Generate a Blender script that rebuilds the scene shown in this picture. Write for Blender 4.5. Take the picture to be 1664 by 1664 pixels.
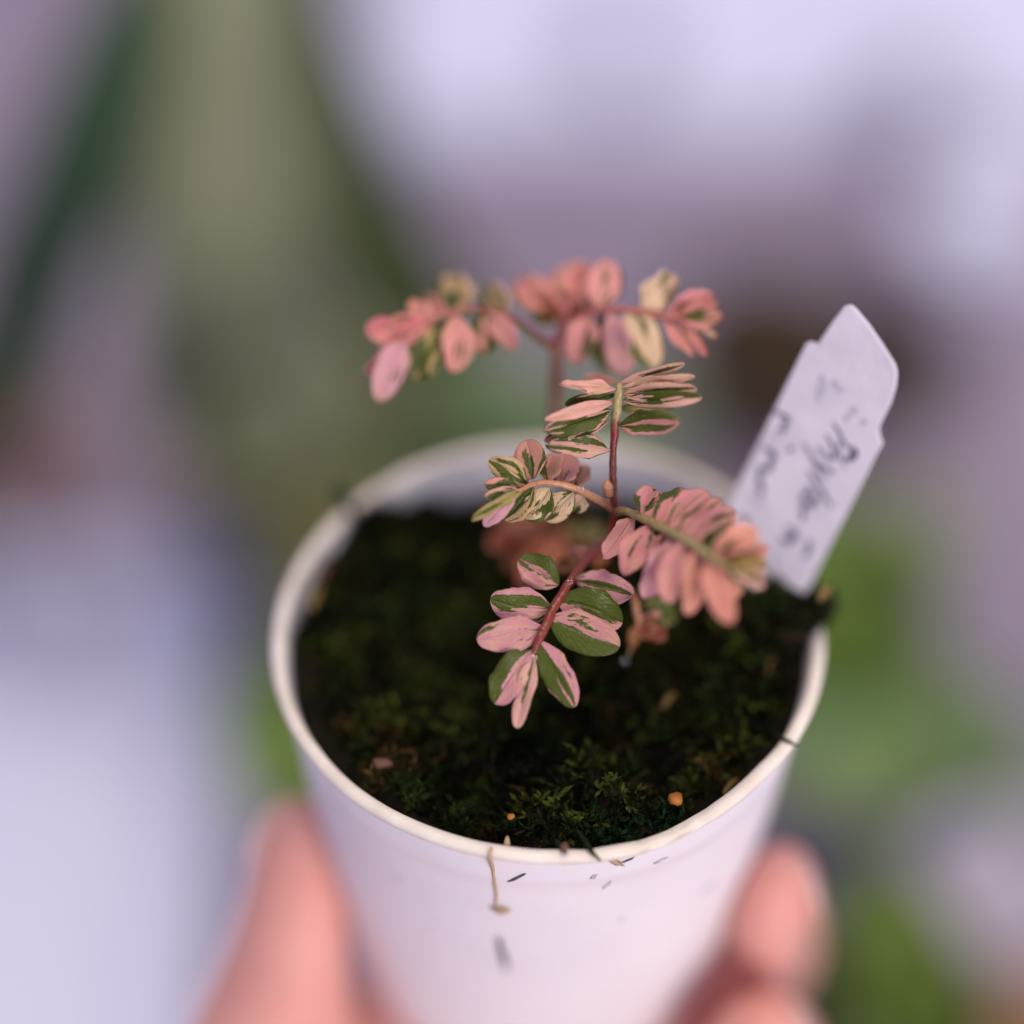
import bpy, bmesh, math, random
from mathutils import Vector, Matrix
from mathutils.bvhtree import BVHTree

for o in list(bpy.data.objects):
    bpy.data.objects.remove(o)
SC = bpy.context.scene
COL = SC.collection
rnd = random.Random(7)

# ------------------------------------------------------------------ camera
# World: origin on the bench straight below the pot, z up, y away from the photographer.
H = 0.22                                   # height of the pot rim above the bench
FPX = 3753.0                               # focal length in pixels of the 1664 px photograph
CC = Vector((0.00386111, -0.01292391, -0.25090305))      # rim centre seen from the camera
MC = Matrix(((0.99987301, 0.01097334, 0.01155595),
             (0.0, 0.72515016, -0.68859077),
             (-0.01593594, 0.68850333, 0.72505807)))     # camera axes -> world axes
CAM_POS = MC @ (-CC) + Vector((0, 0, H))
cam_d = bpy.data.cameras.new('camera')
cam = bpy.data.objects.new('camera', cam_d)
COL.objects.link(cam)
cam.matrix_world = Matrix.Translation(CAM_POS) @ MC.to_4x4()
cam_d.lens = 50.0
cam_d.sensor_width = 50.0 * 1664 / FPX
cam_d.clip_start = 0.01
cam_d.clip_end = 50.0
cam_d.dof.use_dof = True
cam_d.dof.focus_distance = 0.2345
cam_d.dof.aperture_fstop = 1.85
SC.camera = cam

# ------------------------------------------------------------------ light
world = bpy.data.worlds.new('World')
SC.world = world
world.use_nodes = True
bgn = world.node_tree.nodes['Background']
bgn.inputs['Color'].default_value = (0.68, 0.68, 1.0, 1)
bgn.inputs['Strength'].default_value = 0.62

def area(name, loc, target, size, power, color):
    d = bpy.data.lights.new(name, 'AREA')
    d.shape = 'DISK'
    d.size = size
    d.energy = power
    d.color = color
    o = bpy.data.objects.new(name, d)
    COL.objects.link(o)
    o.location = loc
    o.rotation_euler = (Vector(target) - Vector(loc)).to_track_quat('-Z', 'Y').to_euler()
    return o
area('ceiling_lamp', (0.10, 0.30, 1.75), (0, 0.05, H), 0.7, 13.0, (1.0, 0.82, 0.62))
area('window_light', (0.85, -1.45, 0.62), (0, 0, H), 1.0, 22.0, (1.0, 0.91, 0.88))

vs = SC.view_settings
vs.view_transform = 'Standard'
vs.look = 'None'
vs.exposure = 0.0
vs.gamma = 1.0
vs.use_curve_mapping = False
SC.cycles.use_denoising = True
SC.cycles.max_bounces = 8

# ------------------------------------------------------------------ measuring helpers
def ray(px, py):
    return MC @ Vector(((px - 832) / FPX, -(py - 832) / FPX, -1.0))

def at(px, py, depth):
    """world point at a given distance in front of the camera"""
    return CAM_POS + ray(px, py) * depth

def onz(px, py, z):
    """world point where a line of sight meets the level z"""
    d = ray(px, py)
    return CAM_POS + d * ((z - CAM_POS.z) / d.z)

# ------------------------------------------------------------------ object helpers
def tag(o, label=None, cat=None, group=None, kind=None):
    if label: o['label'] = label
    if cat: o['category'] = cat
    if group: o['group'] = group
    if kind: o['kind'] = kind
    return o

def empty(name, loc=(0, 0, 0)):
    o = bpy.data.objects.new(name, None)
    o.empty_display_size = 0.01
    COL.objects.link(o)
    o.location = loc
    return o

def link(name, me, mat, parent=None, smooth=True):
    if mat is not None:
        me.materials.append(mat)
    if smooth:
        me.polygons.foreach_set('use_smooth', [True] * len(me.polygons))
    o = bpy.data.objects.new(name, me)
    COL.objects.link(o)
    if parent is not None:
        o.parent = parent
        bpy.context.view_layer.update() if False else None
        o.matrix_parent_inverse = world_of(parent).inverted()
    return o

def world_of(o):
    m = Matrix.Translation(o.location) @ o.rotation_euler.to_matrix().to_4x4()
    if o.parent is not None:
        m = world_of(o.parent) @ o.matrix_parent_inverse @ m
    return m

def mesh(name, verts, faces):
    me = bpy.data.meshes.new(name)
    me.from_pydata([tuple(v) for v in verts], [], faces)
    me.update()
    return me

def catmull(pts, n=6):
    """smooth a list of tuples of floats"""
    out = []
    P = [pts[0]] + list(pts) + [pts[-1]]
    for i in range(1, len(P) - 2):
        for k in range(n):
            t = k / n
            q = []
            for a, b, c, d in zip(P[i - 1], P[i], P[i + 1], P[i + 2]):
                q.append(0.5 * (2 * b + (c - a) * t + (2 * a - 5 * b + 4 * c - d) * t * t + (3 * b - a - 3 * c + d) * t ** 3))
            out.append(tuple(q))
    out.append(tuple(pts[-1]))
    return out

def tube_data(pts, radii, seg=8, wob=0.0):
    verts, faces = [], []
    up = None
    n = len(pts)
    for i, p in enumerate(pts):
        p = Vector(p)
        t = (Vector(pts[min(i + 1, n - 1)]) - Vector(pts[max(i - 1, 0)]))
        t = t.normalized() if t.length > 1e-9 else Vector((0, 0, 1))
        if up is None:
            up = t.orthogonal().normalized()
        up = (up - t * up.dot(t)).normalized()
        si = t.cross(up)
        for k in range(seg):
            a = 2 * math.pi * k / seg
            r = radii[i] * (1 + wob * rnd.uniform(-1, 1))
            verts.append(p + (up * math.cos(a) + si * math.sin(a)) * r)
    for i in range(n - 1):
        for k in range(seg):
            k2 = (k + 1) % seg
            faces.append((i * seg + k, i * seg + k2, (i + 1) * seg + k2, (i + 1) * seg + k))
    faces.append(tuple(range(seg))[::-1])
    faces.append(tuple((n - 1) * seg + k for k in range(seg)))
    return verts, faces

def tube(name, pts, radii, mat, parent=None, seg=8, smooth_n=5, wob=0.0, colors=None):
    q = [tuple(p) + (r,) + (tuple(c) if colors else ()) for p, r, c in
         zip(pts, radii, colors if colors else pts)]
    q = catmull(q, smooth_n)
    v, f = tube_data([a[:3] for a in q], [max(a[3], 1e-6) for a in q], seg, wob)
    me = mesh(name, v, f)
    if colors:
        at_ = me.attributes.new('tint', 'FLOAT_COLOR', 'POINT')
        for i, a in enumerate(q):
            for k in range(seg):
                at_.data[i * seg + k].color = (max(a[4], 0), max(a[5], 0), max(a[6], 0), 1)
    return link(name, me, mat, parent)

def blob(name, center, r, mat, parent=None, squash=(1, 1, 1), jag=0.0, sub=2, seed=1, rot=None):
    bm = bmesh.new()
    bmesh.ops.create_icosphere(bm, subdivisions=sub, radius=1.0)
    g = random.Random(seed)
    for v in bm.verts:
        k = 1 + jag * g.uniform(-1, 1)
        c = Vector((v.co.x * squash[0], v.co.y * squash[1], v.co.z * squash[2])) * (r * k)
        if rot is not None:
            c = rot @ c
        v.co = c
    me = bpy.data.meshes.new(name)
    bm.to_mesh(me)
    bm.free()
    me.transform(Matrix.Translation(center))
    return link(name, me, mat, parent)

# ------------------------------------------------------------------ materials
def new_mat(name):
    m = bpy.data.materials.new(name)
    m.use_nodes = True
    nt = m.node_tree
    return m, nt, nt.nodes['Principled BSDF']

def nd(nt, kind, **kw):
    n = nt.nodes.new(kind)
    for k, v in kw.items():
        setattr(n, k, v)
    return n

def rgb(c):
    return (c[0], c[1], c[2], 1.0)

def noise_mat(name, c1, c2, scale, rough=0.6, bump=0.0, bscale=None, detail=4, sss=0.0, spec=0.4, dist=0.0):
    m, nt, b = new_mat(name)
    tc = nd(nt, 'ShaderNodeTexCoord')
    n = nd(nt, 'ShaderNodeTexNoise')
    n.inputs['Scale'].default_value = scale
    n.inputs['Detail'].default_value = detail
    n.inputs['Distortion'].default_value = dist
    nt.links.new(tc.outputs['Object'], n.inputs['Vector'])
    r = nd(nt, 'ShaderNodeMapRange')
    r.inputs['From Min'].default_value = 0.3
    r.inputs['From Max'].default_value = 0.7
    nt.links.new(n.outputs['Fac'], r.inputs['Value'])
    mx = nd(nt, 'ShaderNodeMix', data_type='RGBA')
    mx.inputs['A'].default_value = rgb(c1)
    mx.inputs['B'].default_value = rgb(c2)
    nt.links.new(r.outputs['Result'], mx.inputs['Factor'])
    nt.links.new(mx.outputs['Result'], b.inputs['Base Color'])
    b.inputs['Roughness'].default_value = rough
    b.inputs['Specular IOR Level'].default_value = spec
    if sss:
        b.inputs['Subsurface Weight'].default_value = sss
        b.inputs['Subsurface Radius'].default_value = (1.0, 0.35, 0.2)
        b.inputs['Subsurface Scale'].default_value = 0.004
    if bump:
        n2 = nd(nt, 'ShaderNodeTexNoise')
        n2.inputs['Scale'].default_value = bscale or scale * 4
        n2.inputs['Detail'].default_value = 5
        nt.links.new(tc.outputs['Object'], n2.inputs['Vector'])
        bp = nd(nt, 'ShaderNodeBump')
        bp.inputs['Strength'].default_value = bump
        bp.inputs['Distance'].default_value = 0.0004
        nt.links.new(n2.outputs['Fac'], bp.inputs['Height'])
        nt.links.new(bp.outputs['Normal'], b.inputs['Normal'])
    return m

def leaf_material():
    """variegated leaf: streaks of the leaf's own tint over green, running along the blade"""
    m, nt, b = new_mat('variegated_leaf')
    uv = nd(nt, 'ShaderNodeUVMap', uv_map='UVMap')
    tint = nd(nt, 'ShaderNodeAttribute', attribute_name='tint')
    gs = nd(nt, 'ShaderNodeAttribute', attribute_name='leaf_data')      # green share, seed, width ratio
    sg = nd(nt, 'ShaderNodeSeparateXYZ')
    nt.links.new(gs.outputs['Vector'], sg.inputs[0])
    su = nd(nt, 'ShaderNodeSeparateXYZ')
    nt.links.new(uv.outputs['UV'], su.inputs[0])

    def math_(op, a, c, third=None):
        n = nd(nt, 'ShaderNodeMath', operation=op)
        for i, x in enumerate((a, c, third)):
            if x is None: continue
            if isinstance(x, (int, float)): n.inputs[i].default_value = x
            else: nt.links.new(x, n.inputs[i])
        return n.outputs[0]
    u, v, green, seed = su.outputs[0], su.outputs[1], sg.outputs[0], sg.outputs[1]
    off = math_('SUBTRACT', v, 0.5)
    av = math_('ABSOLUTE', off, 0.0)
    # coordinates bent outwards a little, like side veins
    s = math_('SUBTRACT', u, math_('MULTIPLY', av, 0.45))
    cx = math_('MULTIPLY_ADD', s, 1.15, math_('MULTIPLY', seed, 17.3))
    cy = math_('MULTIPLY_ADD', v, 3.3, math_('MULTIPLY', seed, 5.1))
    cv = nd(nt, 'ShaderNodeCombineXYZ')
    nt.links.new(cx, cv.inputs[0]); nt.links.new(cy, cv.inputs[1])
    nt.links.new(math_('MULTIPLY', seed, 31.7), cv.inputs[2])
    n1 = nd(nt, 'ShaderNodeTexNoise')
    n1.inputs['Scale'].default_value = 1.0
    n1.inputs['Detail'].default_value = 1.0
    nt.links.new(cv.outputs[0], n1.inputs['Vector'])
    # ragged edges
    cv2 = nd(nt, 'ShaderNodeCombineXYZ')
    nt.links.new(math_('MULTIPLY_ADD', s, 11.0, math_('MULTIPLY', seed, 9.0)), cv2.inputs[0])
    nt.links.new(math_('MULTIPLY_ADD', v, 15.0, math_('MULTIPLY', seed, 3.0)), cv2.inputs[1])
    n2 = nd(nt, 'ShaderNodeTexNoise')
    n2.inputs['Scale'].default_value = 1.0
    n2.inputs['Detail'].default_value = 2.0
    nt.links.new(cv2.outputs[0], n2.inputs['Vector'])
    val = math_('ADD', n1.outputs['Fac'], math_('MULTIPLY', math_('SUBTRACT', n2.outputs['Fac'], 0.5), 0.22))
    val = math_('ADD', val, math_('MULTIPLY', off, sg.outputs[2]))
    thr = math_('MULTIPLY_ADD', green, 0.42, 0.28)
    mr = nd(nt, 'ShaderNodeMapRange', interpolation_type='SMOOTHSTEP')
    nt.links.new(val, mr.inputs['Value'])
    nt.links.new(math_('SUBTRACT', thr, 0.015), mr.inputs['From Min'])
    nt.links.new(math_('ADD', thr, 0.02), mr.inputs['From Max'])
    # two greens, and a duller pink where pink lies thinly over green
    gm = nd(nt, 'ShaderNodeMix', data_type='RGBA')
    gm.inputs['A'].default_value = (0.045, 0.066, 0.006, 1)
    gm.inputs['B'].default_value = (0.13, 0.16, 0.014, 1)
    nt.links.new(n2.outputs['Fac'], gm.inputs['Factor'])
    dull = nd(nt, 'ShaderNodeMix', data_type='RGBA')
    dm = nd(nt, 'ShaderNodeMapRange')
    dm.inputs['From Min'].default_value = 0.535
    dm.inputs['From Max'].default_value = 0.58
    dm.inputs['To Max'].default_value = 0.6
    n3 = nd(nt, 'ShaderNodeTexNoise')
    n3.inputs['Scale'].default_value = 1.0
    cv3 = nd(nt, 'ShaderNodeCombineXYZ')
    nt.links.new(math_('MULTIPLY_ADD', u, 3.0, math_('MULTIPLY', seed, 41.0)), cv3.inputs[0])
    nt.links.new(math_('MULTIPLY', v, 9.0), cv3.inputs[1])
    nt.links.new(cv3.outputs[0], n3.inputs['Vector'])
    nt.links.new(n3.outputs['Fac'], dm.inputs['Value'])
    nt.links.new(dm.outputs['Result'], dull.inputs['Factor'])
    nt.links.new(tint.outputs['Color'], dull.inputs['A'])
    dull.inputs['B'].default_value = (0.66, 0.44, 0.22, 1)
    fin = nd(nt, 'ShaderNodeMix', data_type='RGBA')
    nt.links.new(mr.outputs['Result'], fin.inputs['Factor'])
    nt.links.new(gm.outputs['Result'], fin.inputs['A'])
    nt.links.new(dull.outputs['Result'], fin.inputs['B'])
    nt.links.new(fin.outputs['Result'], b.inputs['Base Color'])
    b.inputs['Roughness'].default_value = 0.34
    b.inputs['Specular IOR Level'].default_value = 0.38
    bp = nd(nt, 'ShaderNodeBump')
    bp.inputs['Strength'].default_value = 0.55
    bp.inputs['Distance'].default_value = 0.00022
    vein = math_('SINE', math_('MULTIPLY', math_('SUBTRACT', u, math_('MULTIPLY', av, 0.8)), 62.0), 0.0)
    rib = nd(nt, 'ShaderNodeMapRange', interpolation_type='SMOOTHSTEP')
    rib.inputs['From Max'].default_value = 0.07
    rib.inputs['To Min'].default_value = -1.2
    rib.inputs['To Max'].default_value = 0.0
    nt.links.new(av, rib.inputs['Value'])
    hgt = math_('ADD', math_('MULTIPLY_ADD', vein, 0.07, n2.outputs['Fac']), rib.outputs['Result'])
    nt.links.new(hgt, bp.inputs['Height'])
    nt.links.new(bp.outputs['Normal'], b.inputs['Normal'])
    tr = nd(nt, 'ShaderNodeBsdfTranslucent')
    nt.links.new(fin.outputs['Result'], tr.inputs['Color'])
    ms = nd(nt, 'ShaderNodeMixShader')
    ms.inputs['Fac'].default_value = 0.28
    nt.links.new(b.outputs[0], ms.inputs[1])
    nt.links.new(tr.outputs[0], ms.inputs[2])
    nt.links.new(ms.outputs[0], nt.nodes['Material Output'].inputs['Surface'])
    return m

def tint_material(name, rough=0.4, spec=0.4, trans=0.0, sss=0.0):
    m, nt, b = new_mat(name)
    t = nd(nt, 'ShaderNodeAttribute', attribute_name='tint')
    tc = nd(nt, 'ShaderNodeTexCoord')
    n = nd(nt, 'ShaderNodeTexNoise')
    n.inputs['Scale'].default_value = 1500.0
    nt.links.new(tc.outputs['Object'], n.inputs['Vector'])
    mx = nd(nt, 'ShaderNodeMix', data_type='RGBA', blend_type='MULTIPLY')
    mx.inputs['Factor'].default_value = 0.5
    nt.links.new(t.outputs['Color'], mx.inputs['A'])
    r = nd(nt, 'ShaderNodeMapRange')
    r.inputs['To Min'].default_value = 0.5
    r.inputs['To Max'].default_value = 1.4
    nt.links.new(n.outputs['Fac'], r.inputs['Value'])
    nt.links.new(r.outputs['Result'], mx.inputs['B'])
    nt.links.new(mx.outputs['Result'], b.inputs['Base Color'])
    b.inputs['Roughness'].default_value = rough
    b.inputs['Specular IOR Level'].default_value = spec
    bp = nd(nt, 'ShaderNodeBump')
    bp.inputs['Strength'].default_value = 0.8
    bp.inputs['Distance'].default_value = 0.00025
    nt.links.new(n.outputs['Fac'], bp.inputs['Height'])
    nt.links.new(bp.outputs['Normal'], b.inputs['Normal'])
    if trans:
        tr = nd(nt, 'ShaderNodeBsdfTranslucent')
        nt.links.new(mx.outputs['Result'], tr.inputs['Color'])
        ms = nd(nt, 'ShaderNodeMixShader')
        ms.inputs['Fac'].default_value = trans
        nt.links.new(b.outputs[0], ms.inputs[1])
        nt.links.new(tr.outputs[0], ms.inputs[2])
        nt.links.new(ms.outputs[0], nt.nodes['Material Output'].inputs['Surface'])
    return m

M_LEAF = leaf_material()
M_STEM = tint_material('stem_skin', 0.35, 0.5)
M_MOSS = tint_material('moss_leaves', 0.7, 0.08, 0.15)
M_SOIL = noise_mat('wet_soil', (0.004, 0.0035, 0.002), (0.014, 0.011, 0.006), 400, 0.8, 1.0, 900, spec=0.08)
M_POT = noise_mat('white_plastic', (0.84, 0.80, 0.81), (0.90, 0.86, 0.86), 60, 0.42, 0.25, 240, spec=0.4, sss=0.15)
M_LIP = noise_mat('yellowed_plastic_edge', (0.74, 0.65, 0.53), (0.90, 0.81, 0.70), 260, 0.45, 0.25, 400, spec=0.35, sss=0.15)
M_TAG = noise_mat('tag_plastic', (0.60, 0.56, 0.61), (0.71, 0.67, 0.72), 260, 0.38, 0.2, 900, spec=0.45)
M_INK = noise_mat('ink', (0.035, 0.04, 0.085), (0.07, 0.07, 0.13), 900, 0.6)
M_INK2 = noise_mat('worn_ink', (0.11, 0.105, 0.18), (0.24, 0.22, 0.29), 900, 0.6)
M_INK3 = noise_mat('rubbed_ink', (0.42, 0.40, 0.49), (0.54, 0.51, 0.58), 900, 0.6)
M_SKIN = noise_mat('skin', (0.74, 0.345, 0.275), (0.82, 0.42, 0.34), 90, 0.5, 0.3, 1500, sss=0.6, spec=0.3)
M_NAIL = noise_mat('nail', (0.68, 0.40, 0.34), (0.72, 0.46, 0.40), 200, 0.3)
M_BENCH = noise_mat('bench_board', (0.27, 0.225, 0.29), (0.36, 0.30, 0.37), 9, 0.7)
M_WHITE = noise_mat('white_foam', (0.76, 0.78, 0.95), (0.82, 0.83, 0.97), 40, 0.6)
M_BROWN = noise_mat('coir', (0.03, 0.018, 0.006), (0.055, 0.032, 0.011), 90, 0.9, 0.6, 400)
M_RUST = noise_mat('terracotta', (0.19, 0.085, 0.045), (0.24, 0.11, 0.06), 70, 0.85, 0.3, 300)
M_GREYPOT = noise_mat('grey_plastic', (0.32, 0.28, 0.39), (0.38, 0.33, 0.45), 50, 0.5)
M_TAN = noise_mat('dry_fibre', (0.42, 0.29, 0.16), (0.55, 0.42, 0.26), 700, 0.8)
M_DARK = noise_mat('dark_dirt', (0.06, 0.065, 0.08), (0.16, 0.15, 0.17), 1500, 0.8)
M_FAINT = noise_mat('faint_dirt', (0.44, 0.40, 0.44), (0.62, 0.58, 0.6), 700, 0.8)
M_ORANGE = noise_mat('orange_grain', (0.30, 0.09, 0.008), (0.42, 0.15, 0.016), 900, 0.6)
M_STRAW = noise_mat('straw_bit', (0.13, 0.08, 0.018), (0.20, 0.13, 0.03), 900, 0.7)
M_ROSEBIT = noise_mat('brown_bit', (0.10, 0.042, 0.026), (0.16, 0.07, 0.042), 900, 0.7)

def plain_leaf(name, c1, c2):
    m = noise_mat(name, c1, c2, 30, 0.45, spec=0.4)
    nt = m.node_tree
    b = nt.nodes['Principled BSDF']
    tr = nd(nt, 'ShaderNodeBsdfTranslucent')
    src = b.inputs['Base Color'].links[0].from_socket
    nt.links.new(src, tr.inputs['Color'])
    ms = nd(nt, 'ShaderNodeMixShader')
    ms.inputs['Fac'].default_value = 0.2
    nt.links.new(b.outputs[0], ms.inputs[1]); nt.links.new(tr.outputs[0], ms.inputs[2])
    nt.links.new(ms.outputs[0], nt.nodes['Material Output'].inputs['Surface'])
    return m
M_G_DARK = plain_leaf('leaf_dark_green', (0.030, 0.080, 0.030), (0.045, 0.105, 0.040))
M_G_OLIVE = plain_leaf('leaf_olive', (0.07, 0.08, 0.012), (0.10, 0.105, 0.018))
M_G_MID = plain_leaf('leaf_mid_green', (0.18, 0.29, 0.06), (0.23, 0.35, 0.08))
M_G_LIGHT = plain_leaf('leaf_light_green', (0.095, 0.165, 0.012), (0.125, 0.21, 0.018))
M_G_PALE = plain_leaf('leaf_pale_olive', (0.28, 0.30, 0.17), (0.34, 0.36, 0.21))
M_G_OLIVED = plain_leaf('leaf_deep_olive', (0.040, 0.065, 0.012), (0.055, 0.085, 0.018))
M_G_OLIVEL = plain_leaf('leaf_light_olive', (0.22, 0.22, 0.07), (0.27, 0.265, 0.09))
M_G_PALEG = plain_leaf('leaf_pale_green', (0.17, 0.24, 0.07), (0.22, 0.30, 0.10))
M_LILAC = noise_mat('lilac_grey_plastic', (0.56, 0.51, 0.60), (0.62, 0.57, 0.66), 50, 0.5)
M_BLACK = noise_mat('black_plastic', (0.02, 0.018, 0.015), (0.035, 0.03, 0.025), 50, 0.5)
M_CLAY = noise_mat('pale_clay', (0.34, 0.19, 0.11), (0.40, 0.23, 0.14), 50, 0.8)
M_G_BLUE = plain_leaf('leaf_blue_green', (0.19, 0.29, 0.13), (0.23, 0.34, 0.16))

m, nt, b = new_mat('water')
b.inputs['Base Color'].default_value = (1, 1, 1, 1)
b.inputs['Roughness'].default_value = 0.0
b.inputs['IOR'].default_value = 1.33
b.inputs['Transmission Weight'].default_value = 1.0
M_WATER = m

# ================================================================== the bench (setting)
def bench():
    s = 1.6
    v = [(-s, -0.9, 0), (s, -0.9, 0), (s, 2.2, 0), (-s, 2.2, 0), (-s, -0.9, -.03), (s, -0.9, -.03), (s, 2.2, -.03), (-s, 2.2, -.03)]
    f = [(0, 1, 2, 3), (7, 6, 5, 4), (0, 4, 5, 1), (1, 5, 6, 2), (2, 6, 7, 3), (3, 7, 4, 0)]
    o = link('bench_top', mesh('bench_top', v, f), M_BENCH, None, False)
    tag(o, 'mauve grey bench top far below the held pot', 'bench', kind='structure')
bench()

# ================================================================== the held pot
LIP = [(47, 30.23), (61, 30.24), (69, 29.9), (95, 29.75), (107, 29.8), (115, 30.0), (124, 30.2), (134, 30.1), (144, 29.95),
       (156, 29.95), (168, 30.05), (183, 30.04), (196, 30.1), (220, 29.9), (246, 29.55), (258, 29.72), (270, 30.1), (281, 30.5), (290, 30.6),
       (304, 29.75), (318, 29.4), (328, 29.95), (354, 30.06)]
def lip_r(deg):
    deg %= 360
    L = [(LIP[-1][0] - 360, LIP[-1][1])] + LIP + [(LIP[0][0] + 360, LIP[0][1])]
    for (a, ra), (c, rc) in zip(L, L[1:]):
        if a <= deg <= c:
            t = (deg - a) / (c - a)
            t = t * t * (3 - 2 * t)
            return (30 + (ra + (rc - ra) * t - 30) * 0.55) / 1000
    return 0.030

def wall_r(z):
    return 0.02915 + 0.108 * z

POT_H = 0.057
def pot_point(r_off, z, deg, on_lip):
    """r_off: radius minus 30 mm at the lip; lower down the pot is rounder and leans slightly"""
    k = math.exp(z / 0.006) if z < 0 else 1.0
    a = math.radians(deg)
    r = r_off + (lip_r(deg) - 0.030) * k
    return Vector((r * math.cos(a) + 0.028 * z, r * math.sin(a), H + z))

def build_pot():
    root = empty('plant_pot', (0, 0, H - POT_H))
    tag(root, 'small round white plastic pot with cream lip held in a hand', 'pot')
    N = 180
    def lathe(name, prof, close_end=False, closed=False, wob=None):
        verts, faces = [], []
        for j, (r, z) in enumerate(prof):
            for k in range(N):
                deg = 360 * k / N
                rr, zz = (r, z) if wob is None else wob(r, z, deg, j)
                verts.append(pot_point(rr, zz, deg, True))
        m_ = len(prof)
        for j in range(m_ if closed else m_ - 1):
            j2 = (j + 1) % m_
            for k in range(N):
                k2 = (k + 1) % N
                faces.append((j * N + k, j * N + k2, j2 * N + k2, j2 * N + k))
        if close_end:
            faces.append(tuple((m_ - 1) * N + k for k in range(N)))
        return link(name, mesh(name, verts, faces), M_LIP if name == 'lip' else M_POT, root)
    # outer wall down to the bottom (with a faint ring), rounded foot
    o = [(0.0290, -0.0006), (0.02915, -0.0012)]
    for z in (-0.003, -0.005, -0.0062): o.append((wall_r(z) + 0.00022, z))
    o.append((wall_r(-0.0068) + 0.00004, -0.0068))
    for k in range(1, 20): o.append((wall_r(-0.0068 - k * 0.0024) + 0.0001 * math.sin(k * 1.3) * 0.4, -0.0068 - k * 0.0024))
    zb = o[-1][1]
    rb = o[-1][0]
    for k in range(1, 7):
        a = k / 6 * math.pi / 2
        o.append((rb - 0.0042 * (1 - math.cos(a)) - 0.0004 * k / 6, zb - (POT_H + zb) * math.sin(a)))
    lathe('wall', o, close_end=True)
    # inner wall
    i_ = [(0.02850, -0.0008)] + [(wall_r(-z) - 0.0008, -z) for z in (0.002, 0.004, 0.007, 0.011, 0.016, 0.024, 0.035)]
    lathe('inner_wall', i_)
    # rolled lip: closed ring, worn a little
    g = random.Random(3)
    ph = [g.uniform(0, 6.28) for _ in range(12)]
    def wob(r, z, deg, j):
        a = math.radians(deg)
        w = sum(math.sin(a * (7 + 5 * q) + ph[q]) for q in range(8)) / 8
        dz = 0.00007 * w
        if z > -0.0004:                     # nicks in the worn stretch at the front
            for c, wd, dp in ((296, 3.2, 0.0007), (288, 1.6, 0.00045), (303, 1.3, 0.0004), (128, 2.0, 0.0004), (277, 1.2, 0.00025)):
                dz -= dp * math.exp(-((deg - c) / wd) ** 2)
        return r + 0.00006 * w, z + dz
    lip = [(0.02852, -0.0012), (0.02848, -0.0005), (0.02860, -0.00014), (0.0289, 0.0), (0.0293, 0.00003), (0.0296, -0.00006),
           (0.02988, -0.00028), (0.02998, -0.0006), (0.02988, -0.0010), (0.0295, -0.0012), (0.0290, -0.0012)]
    lathe('lip', lip, closed=True, wob=wob)
    return root
POT = build_pot()

# a ray-caster against the outer wall, to lay dirt on it
def pot_bvh():
    verts, polys = [], []
    for o in POT.children:
        base = len(verts)
        verts += [v.co.copy() for v in o.data.vertices]
        polys += [tuple(base + i for i in p.vertices) for p in o.data.polygons]
    return BVHTree.FromPolygons(verts, polys)
BVH = pot_bvh()
def on_pot(px, py):
    d = ray(px, py).normalized()
    loc, nor, idx, dist = BVH.ray_cast(CAM_POS, d)
    if loc is None:
        return onz(px, py, H - 0.03), Vector((0, -1, 0))
    if nor.dot(d) > 0: nor = -nor
    return loc, nor

def frame_from(n, along):
    a = (along - n * along.dot(n)).normalized()
    return Matrix((a, n.cross(a), n)).transposed()

def speck(name, p0, p1, w_px, mat, parent, thick=0.00010, jag=0.4, seed=1):
    """a flat crumb lying on the pot between two pixel positions"""
    a, na = on_pot(*p0)
    c, nc = on_pot(*p1)
    n = (na + nc).normalized()
    d = c - a
    L = max(d.length, 1e-5)
    R = frame_from(n, d if d.length > 1e-6 else Vector((1, 0, 0.01)))
    w = w_px * 0.236 / FPX
    return blob(name, (a + c) / 2 + n * thick * 0.3, 1.0, mat, parent, (L / 2, w / 2, thick), jag, 2, seed, R)

g = random.Random(5)
for i, (p0, p1, w, mt) in enumerate([
        ((809, 1518), (823, 1572), 17, M_DARK), ((824, 1433), (854, 1419), 6, M_DARK), ((1064, 1402), (1084, 1393), 8, M_FAINT),
        ((978, 1444), (992, 1432), 6, M_FAINT), ((960, 1428), (970, 1421), 8, M_FAINT), 
        ((1006, 1494), (1014, 1493), 8, M_FAINT),
        ((1136, 1452), (1162, 1432), 10, M_FAINT), ((1008, 1402), (1030, 1393), 5, M_DARK), ((990, 1399), (1012, 1404), 10, M_TAN),
        ((640, 1425), (652, 1429), 5, M_FAINT), ((700, 1500), (704, 1508), 4, M_FAINT)]):
    speck('dirt_speck', p0, p1, w, mt, POT, seed=i + 1)

# ================================================================== soil and moss
def soil_z(x, y):
    r = math.hypot(x, y)
    z = -0.0052 - 0.00012 * (y * 1000) * 0.5          # a little higher at the front
    z += 0.0026 * (abs(x) / 0.027) ** 2.2
    z += 0.0011 * math.sin(x * 260 + 1.0) * math.cos(y * 310) + 0.0007 * math.sin(x * 610 + y * 420)
    z += 0.0014 * math.exp(-((x - 0.008) ** 2 + (y + 0.021) ** 2) / 0.00006)
    z += 0.0062 * math.exp(-((x - 0.0262) ** 2 + (y - 0.004) ** 2) / 0.000028)    # moss heaped at the tag
    z += 0.0040 * math.exp(-((x + 0.0195) ** 2 + (y - 0.0165) ** 2) / 0.00007)
    z += 0.0010 * math.sin(x * 900 + 2) * math.sin(y * 830 + 1)
    z -= 0.0012 * math.exp(-((x - 0.002) ** 2 + (y - 0.024) ** 2) / 0.00005)
    return z

def inner_r(deg, z):
    return wall_r(z) - 0.0011 + (lip_r(deg) - 0.030) * math.exp(z / 0.006)

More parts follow.
